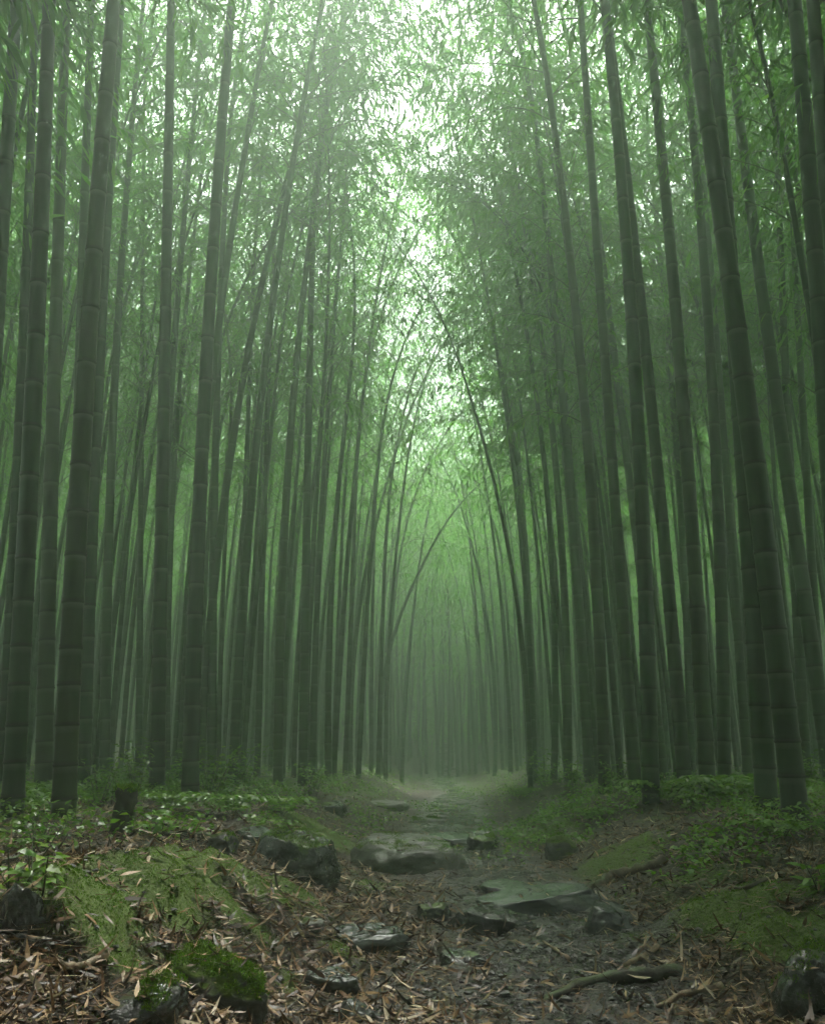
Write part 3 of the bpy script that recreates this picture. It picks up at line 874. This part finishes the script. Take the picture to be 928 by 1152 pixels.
stick('fallen_branch', [(748, 974), (690, 990), (655, 1000), (618, 1006)], .030, .014, M['grey_wood'], 'fallen grey branch lying down the right bank to the path', .6, 1)
stick('mossy_log', [(765, 1098), (700, 1103), (650, 1108), (600, 1126)], .030, .012, M['dark_wood'], 'black rotten mossy log near the bottom edge right of puddle', .15, 2, 'log', .07)
stick('stick', [(740, 1070), (722, 1080), (705, 1088)], .010, .007, M['pale_wood'], 'short pale stick end lying above the rotten log', .9, 3, 'stick')
stick('stick', [(812, 1118), (770, 1126), (738, 1134)], .012, .006, M['pale_wood'], 'pale brown stick at bottom right below the rotten log', .9, 4, 'stick')
stick('stick', [(238, 948), (190, 942), (150, 935)], .013, .008, M['dark_wood'], 'dark thin stick on the ground right of the stump', .9, 5, 'stick')
stick('stick', [(738, 900), (705, 906), (684, 910)], .018, .010, M['grey_wood'], 'grey fallen twig lying against the frontmost right stalk', 1.0, 6, 'stick')
stick('stick', [(788, 912), (750, 917)], .013, .008, M['pale_wood'], 'pale snapped stick lying below the fern clump', 1.0, 7, 'stick')
stick('stick', [(322, 1048), (280, 1025), (262, 1012)], .006, .003, M['pale_wood'], 'long thin straw coloured stick across the left moss', 1.0, 8, 'stick')
stick('stick', [(120, 1082), (88, 1095), (60, 1092)], .011, .007, M['pale_wood'], 'pale curved stick in the litter at lower left', .9, 9, 'stick')
stick('stick', [(640, 1085), (610, 1060)], .006, .004, M['pale_wood'], 'thin brown stick beside the cracked stone', .9, 10, 'stick')
stick('stick', [(880, 985), (840, 1002), (800, 1000)], .009, .006, M['grey_wood'], 'thin grey twig on the right bank above the mossy hummock', .9, 11, 'stick')
stick('stick', [(90, 960), (40, 968), (5, 972)], .013, .009, M['dark_wood'], 'dark stick lying on the left bank in front of the thickest stalks', .9, 12, 'stick')

# rotten cut bamboo stump
def stump():
    p = hit(137, 938)
    H = .19; r0 = .048
    z = np.array([-.08, 0, .03, .08, .12, .145, .152, .16, .185, .20])
    r = np.array([1.25, 1.12, 1.0, .94, .95, 1.0, 1.03, 1.05, 1.10, 1.02]) * r0
    pts = np.stack([.05 * z, 0 * z, z], 1)
    V, t, q = tube(pts, r, 22)
    for i, v in enumerate(V):
        n = mnoise.fractal(Vector(v * 30), 1, 2, 3); V[i] = v + np.array([v[0], v[1], 0]) * n * .3
        if v[2] > .18: V[i][2] += .025 * mnoise.noise(Vector((v[0] * 60, v[1] * 60, 3)))
    e = empty('stump', (p[0], p[1], float(ground_h(p[0], p[1]))))
    tag(e, 'small dark rotten stump with a wider mossy top on the left bank', 'stump')
    link('trunk', mesh_np('stump_trunk', V, [t, q]), M['dark_wood'], e)
    rn = np.random.RandomState(4); n = 900
    a = rn.rand(n) * 6.28; rr = np.sqrt(rn.rand(n)) * r0 * 1.12
    P = np.stack([rr * np.cos(a) + .01, rr * np.sin(a), .197 + rn.normal(size=n) * .006], 1)
    L = rn.uniform(.01, .03, n)
    V, t, q = leaves(P, unit(rn.normal(size=(n, 3)) * .7 + [0, 0, 1]), rn.normal(size=(n, 3)), L, L * .3, .3)
    link('moss', mesh_np('stump_moss', V, [t, q], {'tint': np.repeat(rn.rand(n), 6)}, False), M['moss'], e)
stump()

# ------------------------------------------------------------------ undergrowth plants
def fern(r, H, n=9):
    st = Acc(); P = []; D = []; L = []; W = []
    for k in range(n):
        a = k * 2.4 + r.rand() * .6; reach = H * r.uniform(.7, 1.25)
        t = np.linspace(0, 1, 16)
        hd = np.array([math.cos(a), math.sin(a), 0])
        pts = hd[None] * (reach * t)[:, None] + np.array([[0, 0, 1]]) * (H * (1.35 * t - .95 * t ** 2.2))[:, None]
        V, tt, q = tube(pts, np.linspace(.003, .001, 16), 3, False); st.add(V, tt, q)
        T = unit(np.gradient(pts, axis=0)); S = np.array([-hd[1], hd[0], 0])
        for j in range(2, 16):
            for s in (-1, 1):
                P.append(pts[j]); D.append(S * s + T[j] * .45 + [0, 0, -.12 + r.normal() * .1]); l = H * .34 * math.sin(math.pi * min(.97, .18 + .8 * t[j])) * r.uniform(.85, 1.1)
                L.append(l); W.append(l * .30)
    return st, np.array(P), np.array(D), np.array(L), np.array(W)

def herb(r, H, n=8, ll=.06):
    st = Acc(); P = []; D = []; L = []; W = []
    for k in range(n):
        a = r.rand() * 6.28; h = H * r.uniform(.5, 1.1); ln = r.uniform(.15, .55) * h
        t = np.linspace(0, 1, 7)
        pts = np.stack([math.cos(a) * ln * t ** 1.5, math.sin(a) * ln * t ** 1.5, h * t], 1) + [r.normal() * .03, r.normal() * .03, 0]
        V, tt, q = tube(pts, np.linspace(.0035, .0015, 7), 4, False); st.add(V, tt, q)
        m = int(h / .024) + 4
        for j in range(m):
            u = .22 + .78 * (j + r.rand()) / m
            p = np.array([np.interp(u, t, pts[:, c]) for c in range(3)])
            b = j * 2.4 + r.rand(); l = ll * r.uniform(.6, 1.2)
            d0 = np.array([math.cos(b), math.sin(b), r.uniform(-.35, .45)])
            P.append(p + d0 * l * .35); D.append(d0); L.append(l); W.append(l * r.uniform(.36, .5))
    return st, np.array(P), np.array(D), np.array(L), np.array(W)

def plant(kind, px, py, H, label, seed, n=9, ll=.06, at=None):
    p = hit(px, py); H *= 1.35; ll *= 1.2
    r = np.random.RandomState(seed)
    st, P, D, L, W = fern(r, H, n) if kind == 'fern' else herb(r, H, n, ll)
    e = empty('fern' if kind == 'fern' else 'shrub', (p[0], p[1], float(ground_h(p[0], p[1])) - .01))
    tag(e, label, 'fern' if kind == 'fern' else 'plant')
    sm = st.mesh('stems'); link('stems', sm, M['twig'], e)
    N = unit(r.normal(size=(len(P), 3)) * .3 + [0, 0, 1])
    V, t, q = leaves(P, D, N, L, W, r.uniform(.05, .35, len(P)))
    link('leaves', mesh_np('leaves', V, [t, q], {'tint': np.repeat(np.clip(r.normal(.55, .25, len(P)), 0, 1), 6)}, False), M['herb'], e)

PL = [('herb', 112, 905, .26, 'leafy shrub between the thickest left stalk and the stump', 12, .05),
      ('herb', 150, 898, .34, 'tall leafy shrub directly behind the stump', 14, .055),
      ('fern', 190, 915, .20, 'fern in front of the upright undergrowth stalk', 9, 0),
      ('herb', 200, 893, .42, 'upright leafy sapling between the two dark front stalks', 9, .06),
      ('herb', 240, 900, .34, 'bushy green plant right of the lone front stalk', 14, .055),
      ('herb', 272, 893, .36, 'pale bluish green leafy plant behind the bank near the boulder', 12, .06),
      ('fern', 262, 918, .20, 'bright fern on the bank left of the flat bank stone', 10, 0),
      ('fern', 318, 918, .19, 'bright fern on the bank behind the dark boulder', 10, 0),
      ('herb', 352, 900, .26, 'low bright shrub where the left wall of bamboo meets the path', 12, .05),
      ('fern', 36, 905, .24, 'dark fern between the two leftmost thick stalks', 9, 0),
      ('herb', 28, 1014, .10, 'small dark leafed plant on the jagged left rock', 7, .045),
      ('herb', 52, 962, .10, 'tiny pale leafed seedling on the left bank', 6, .04),
      ('herb', 612, 888, .36, 'leafy shrub overhanging the path from the right bank', 12, .06),
      ('herb', 645, 892, .30, 'bright bushy plant on the right bank left of the bank stalk', 14, .05),
      ('fern', 585, 900, .22, 'fern at the path edge below the overhanging shrub', 10, 0),
      ('herb', 695, 893, .28, 'green bushy plant between bank stalk and frontmost right stalk', 12, .05),
      ('fern', 752, 905, .28, 'fern between the frontmost right stalk and its hooked neighbour', 10, 0),
      ('fern', 824, 905, .32, 'large bright fern clump left of the thick right pair', 12, 0),
      ('herb', 775, 915, .16, 'low leafy plant beneath the right fern clump', 10, .05),
      ('fern', 880, 945, .14, 'low dark fern at the foot of the thickest right stalk', 9, 0),
      ('herb', 915, 1005, .09, 'small bright leafed seedling at the right frame edge', 7, .05),
      ('herb', 910, 890, .30, 'dark shrub behind the thickest right stalk', 12, .05),
      ('fern', 665, 925, .16, 'small fern on the right bank above the round mossy stone', 9, 0)]
for k, (kind, px, py, H, lab, n, ll) in enumerate(PL):
    plant(kind, px, py, H, lab, 300 + k, n, ll)

# ------------------------------------------------------------------ uncountable ground layers
def scatter(n, ymin, ymax, seed, power=1.6, wid=.5, pad=.8):
    r = np.random.RandomState(seed)
    u = r.rand(n); a = 1 - power
    y = (ymin ** a + u * (ymax ** a - ymin ** a)) ** (1 / a)
    x = r.uniform(-1, 1, n) * (wid * y + pad)
    return x, y, r

def litter():
    x, y, r = scatter(260000, 1.3, 18, 1, 1.85)
    keep = r.rand(len(x)) > .88 * sstep(.4, .8, moss_mask(x, y))
    keep &= r.rand(len(x)) > .86 * wet_mask(x, y) * (1 - .5 * sstep(4, 7, y))
    keep &= r.rand(len(x)) < .35 + .9 * fbm(x * 2.3, y * 2.3, 3, 8)
    x, y = x[keep], y[keep]; n = len(x)
    z = ground_h(x, y) + r.uniform(.002, .022, n)
    from mathutils.bvhtree import BVHTree
    drop = np.zeros(n, bool)
    for ro, rad in ROCK_OBS:
        st = ro if ro.type == 'MESH' else [c for c in ro.children if c.name.startswith('stone')][0]
        mw = Matrix.LocRotScale(ro.location, ro.rotation_euler, None)
        bv = BVHTree.FromPolygons([mw @ v.co for v in st.data.vertices], [tuple(p.vertices) for p in st.data.polygons])
        for i in np.nonzero(np.hypot(x - ro.location[0], y - ro.location[1]) < rad)[0]:
            hitp = bv.ray_cast(Vector((x[i], y[i], 5)), Vector((0, 0, -1)))
            if hitp[0] is not None and hitp[0].z > z[i]:
                if r.rand() < .28 and hitp[1].z > .6: z[i] = hitp[0].z + .004
                else: drop[i] = True
    x, y, z = x[~drop], y[~drop], z[~drop]; n = len(x)
    a = r.rand(n) * 6.283
    D = np.stack([np.cos(a), np.sin(a), r.normal(size=n) * .20], 1)
    N = unit(np.stack([r.normal(size=n) * .5, r.normal(size=n) * .5, np.ones(n)], 1))
    L = .012 + .068 * r.rand(n) ** 1.7; W = L * r.uniform(.10, .2, n)
    st_ = r.rand(n) < .035; L[st_] = r.uniform(.08, .22, st_.sum()); W[st_] = .0032; D[st_, 2] *= .4
    P = np.stack([x, y, z], 1) - D * (L * .5)[:, None]
    V, t, q = leaves(P, D, N, L, W, r.normal(size=n) * .45 * (1 - .85 * st_))
    pal = np.array([(.34, .21, .095), (.48, .34, .19), (.15, .08, .035), (.045, .026, .014), (.23, .125, .05), (.60, .49, .33), (.14, .11, .035)])
    c = pal[r.choice(len(pal), n, p=[.18, .08, .28, .27, .07, .04, .08])] * r.uniform(.5, 1.0, (n, 1))
    o = link('leaf_litter', mesh_np('leaf_litter', V, [t, q], {'tint': np.repeat(c, 6, 0)}, False), M['litter'])
    tag(o, 'fallen brown bamboo leaves covering the forest floor', 'leaf litter', kind='stuff')
litter()

def moss():
    x, y, r = scatter(1000000, 1.5, 8, 2, 2.1, .5, .5)
    keep = r.rand(len(x)) < sstep(.12, .9, moss_mask(x, y))
    x, y = x[keep], y[keep]; n = len(x)
    P = np.stack([x, y, ground_h(x, y) - .002], 1)
    D = unit(r.normal(size=(n, 3)) * .55 + [0, 0, 1])
    L = r.uniform(.0025, .0075, n) * (1 + .10 * y); W = L * .42
    S = unit(np.cross(D, r.normal(size=(n, 3))))
    V = np.stack([P - S * W[:, None] * .5, P + S * W[:, None] * .5, P + D * L[:, None]], 1).reshape(-1, 3)
    t = (np.arange(n) * 3)[:, None] + [[0, 1, 2]]
    patch = np.clip(.5 + .9 * (fbm(x * 5, y * 5, 3, 12) - .5) + r.normal(size=n) * .16, 0, 1)
    o = link('moss_carpet', mesh_np('moss_carpet', V, [t], {'tint': np.repeat(patch, 3)}, False), M['moss'])
    tag(o, 'soft green moss growing over the hummocks of both banks', 'moss', kind='stuff')
moss()

def cover():
    x, y, r = scatter(60000, 3.6, 26, 3, 1.15, .5, .5)
    d = np.abs(x - pathc(y))
    f = sstep(.55, 1.1, d + .4 * (fbm(x * 2, y * 2, 2, 3) - .5)) * sstep(3.8, 5.6, y) * sstep(.46, .64, fbm(x * 1.2, y * 1.2, 3, 64) + .08 * sstep(6, 9, y))
    f = f * (1 - .65 * sstep(2.6, 5, d)) * np.where(x > .8, .5, .85)
    f = np.maximum(f, .8 * sstep(.55, .7, fbm(x * 1.1 + 3, y * .8, 3, 91)) * sstep(6, 8.5, y) * (d < 1.2))
    keep = r.rand(len(x)) < f
    for ro, rad in ROCK_OBS:
        rx, ry = ro.location[0], ro.location[1]
        ux, uy = rx / math.hypot(rx, ry), ry / math.hypot(rx, ry)
        al = (x - rx) * ux + (y - ry) * uy; ac = np.abs((x - rx) * uy - (y - ry) * ux)
        keep &= ~((ac < rad * 1.05) & (al < rad) & (al > -rad - .5))
    x, y = x[keep], y[keep]; n = len(x)
    k = 4
    x = np.repeat(x, k) + r.normal(size=n * k) * .035; y = np.repeat(y, k) + r.normal(size=n * k) * .035; n *= k
    hgt = r.uniform(.01, .11, n) * (.5 + fbm(x * 3, y * 3, 2, 15))
    a = r.rand(n) * 6.283
    D = np.stack([np.cos(a), np.sin(a), r.normal(size=n) * .35], 1)
    N = unit(np.stack([r.normal(size=n) * .35, r.normal(size=n) * .35, np.ones(n)], 1))
    L = r.uniform(.022, .055, n); W = L * r.uniform(.4, .6, n)
    V, t, q = leaves(np.stack([x, y, ground_h(x, y) + hgt], 1), D, N, L, W, r.uniform(0, .4, n))
    o = link('ground_cover', mesh_np('ground_cover', V, [t, q], {'tint': np.repeat(np.clip(r.normal(.55, .25, n), 0, 1), 6)}, False), M['herb'])
    tag(o, 'low bright green leafy ground cover along both path edges', 'ground cover', kind='stuff')
cover()

def gravel():
    x, y, r = scatter(26000, 1.4, 9, 4, 1.7, .25, .7)
    keep = r.rand(len(x)) < .10 + .9 * wet_mask(x, y)
    x, y = x[keep], y[keep]; n = len(x)
    s = r.uniform(.003, .012, n) * (1 + (r.rand(n) > .97) * 1.4)
    oct_ = np.array([(1, 0, 0), (0, 1, 0), (-1, 0, 0), (0, -1, 0), (.6, .6, .45), (-.6, .6, .5), (-.6, -.6, .42), (.6, -.6, .48), (0, 0, .75)], float)
    V = oct_[None] * s[:, None, None] * r.uniform(.6, 1.3, (n, 9, 3))
    a = r.rand(n) * 6.28; ca, sa = np.cos(a)[:, None], np.sin(a)[:, None]
    V = np.stack([V[..., 0] * ca - V[..., 1] * sa, V[..., 0] * sa + V[..., 1] * ca, V[..., 2]], -1)
    V += np.stack([x, y, ground_h(x, y)], 1)[:, None]
    T = np.array([(0, 4, 7), (0, 1, 4), (1, 5, 4), (1, 2, 5), (2, 6, 5), (2, 3, 6), (3, 7, 6), (3, 0, 7), (4, 8, 7), (4, 5, 8), (5, 6, 8), (6, 7, 8)])
    t = ((np.arange(n) * 9)[:, None, None] + T[None]).reshape(-1, 3)
    o = link('gravel', mesh_np('gravel', V.reshape(-1, 3), [t], None, False), M['grit'])
    tag(o, 'fine wet gravel and grit on the path', 'gravel', kind='stuff')
gravel()

# ------------------------------------------------------------------ haze
def haze():
    x0, x1, y0, y1, z0, z1 = -47, 47, -26, 68, -1.6, TOP + .4
    V = [(x0, y0, z0), (x1, y0, z0), (x1, y1, z0), (x0, y1, z0), (x0, y0, z1), (x1, y0, z1), (x1, y1, z1), (x0, y1, z1)]
    F = [(0, 3, 2, 1), (4, 5, 6, 7), (0, 1, 5, 4), (1, 2, 6, 5), (2, 3, 7, 6), (3, 0, 4, 7)]
    m, nt, out = mat('mist')
    v = nd(nt, 'ShaderNodeVolumePrincipled')
    v.inputs['Color'].default_value = (.745, .93, .77, 1)
    v.inputs['Density'].default_value = HAZE
    v.inputs['Anisotropy'].default_value = .62
    nt.links.new(v.outputs[0], out.inputs['Volume'])
    o = link('haze', mesh_np('haze', V, [F], None, False), m)
    tag(o, 'pale green mist hanging through the whole grove', 'mist', kind='stuff')
HAZE = .0225
haze()

# ------------------------------------------------------------------ light, sky, camera
SUN_EL, SUN_AZ = math.radians(71), math.radians(10)     # azimuth measured from +Y towards +X
w = bpy.data.worlds.new('World'); scene.world = w; w.use_nodes = True
nt = w.node_tree; nt.nodes.clear()
sky = nd(nt, 'ShaderNodeTexSky', sky_type='NISHITA'); sky.sun_disc = False
sky.sun_elevation = SUN_EL; sky.sun_rotation = SUN_AZ
sky.air_density = 1.0; sky.dust_density = 6.0; sky.ozone_density = 1.0
hs = nd(nt, 'ShaderNodeHueSaturation'); hs.inputs['Saturation'].default_value = .25
bg = nd(nt, 'ShaderNodeBackground'); bg.inputs[1].default_value = .05
wo = nd(nt, 'ShaderNodeOutputWorld')
nt.links.new(sky.outputs[0], hs.inputs['Color']); nt.links.new(hs.outputs[0], bg.inputs[0]); nt.links.new(bg.outputs[0], wo.inputs[0])
sl = bpy.data.lights.new('sun', 'SUN'); sl.energy = 1.5; sl.angle = math.radians(15); sl.color = (1, .97, .9)
so = bpy.data.objects.new('sun', sl); COL.objects.link(so)
dirv = Vector((math.sin(SUN_AZ) * math.cos(SUN_EL), math.cos(SUN_AZ) * math.cos(SUN_EL), math.sin(SUN_EL)))
so.rotation_euler = dirv.to_track_quat('Z', 'Y').to_euler(); so.location = (0, 0, 30)

cd = bpy.data.cameras.new('camera'); cam = bpy.data.objects.new('camera', cd); COL.objects.link(cam)
cam.location = CAMP; cam.rotation_euler = (math.radians(90) + PITCH, 0, 0)
cd.sensor_fit = 'VERTICAL'; cd.sensor_height = 24; cd.lens = 12 / math.tan(math.radians(30))
cd.clip_start = .05; cd.clip_end = 400
scene.camera = cam

scene.view_settings.view_transform = 'Standard'; scene.view_settings.look = 'None'
scene.view_settings.exposure = 3.55; scene.view_settings.gamma = 1.0
scene.view_settings.use_curve_mapping = False
cy = scene.cycles
cy.max_bounces = 7; cy.diffuse_bounces = 4; cy.glossy_bounces = 2; cy.transmission_bounces = 4; cy.volume_bounces = 3
cy.transparent_max_bounces = 4; cy.caustics_reflective = False; cy.caustics_refractive = False
cy.use_denoising = True; cy.use_adaptive_sampling = True; cy.adaptive_threshold = .03; cy.adaptive_min_samples = 16
cy.sample_clamp_indirect = 6.0
import time; print('bamboo things', N_B[0])
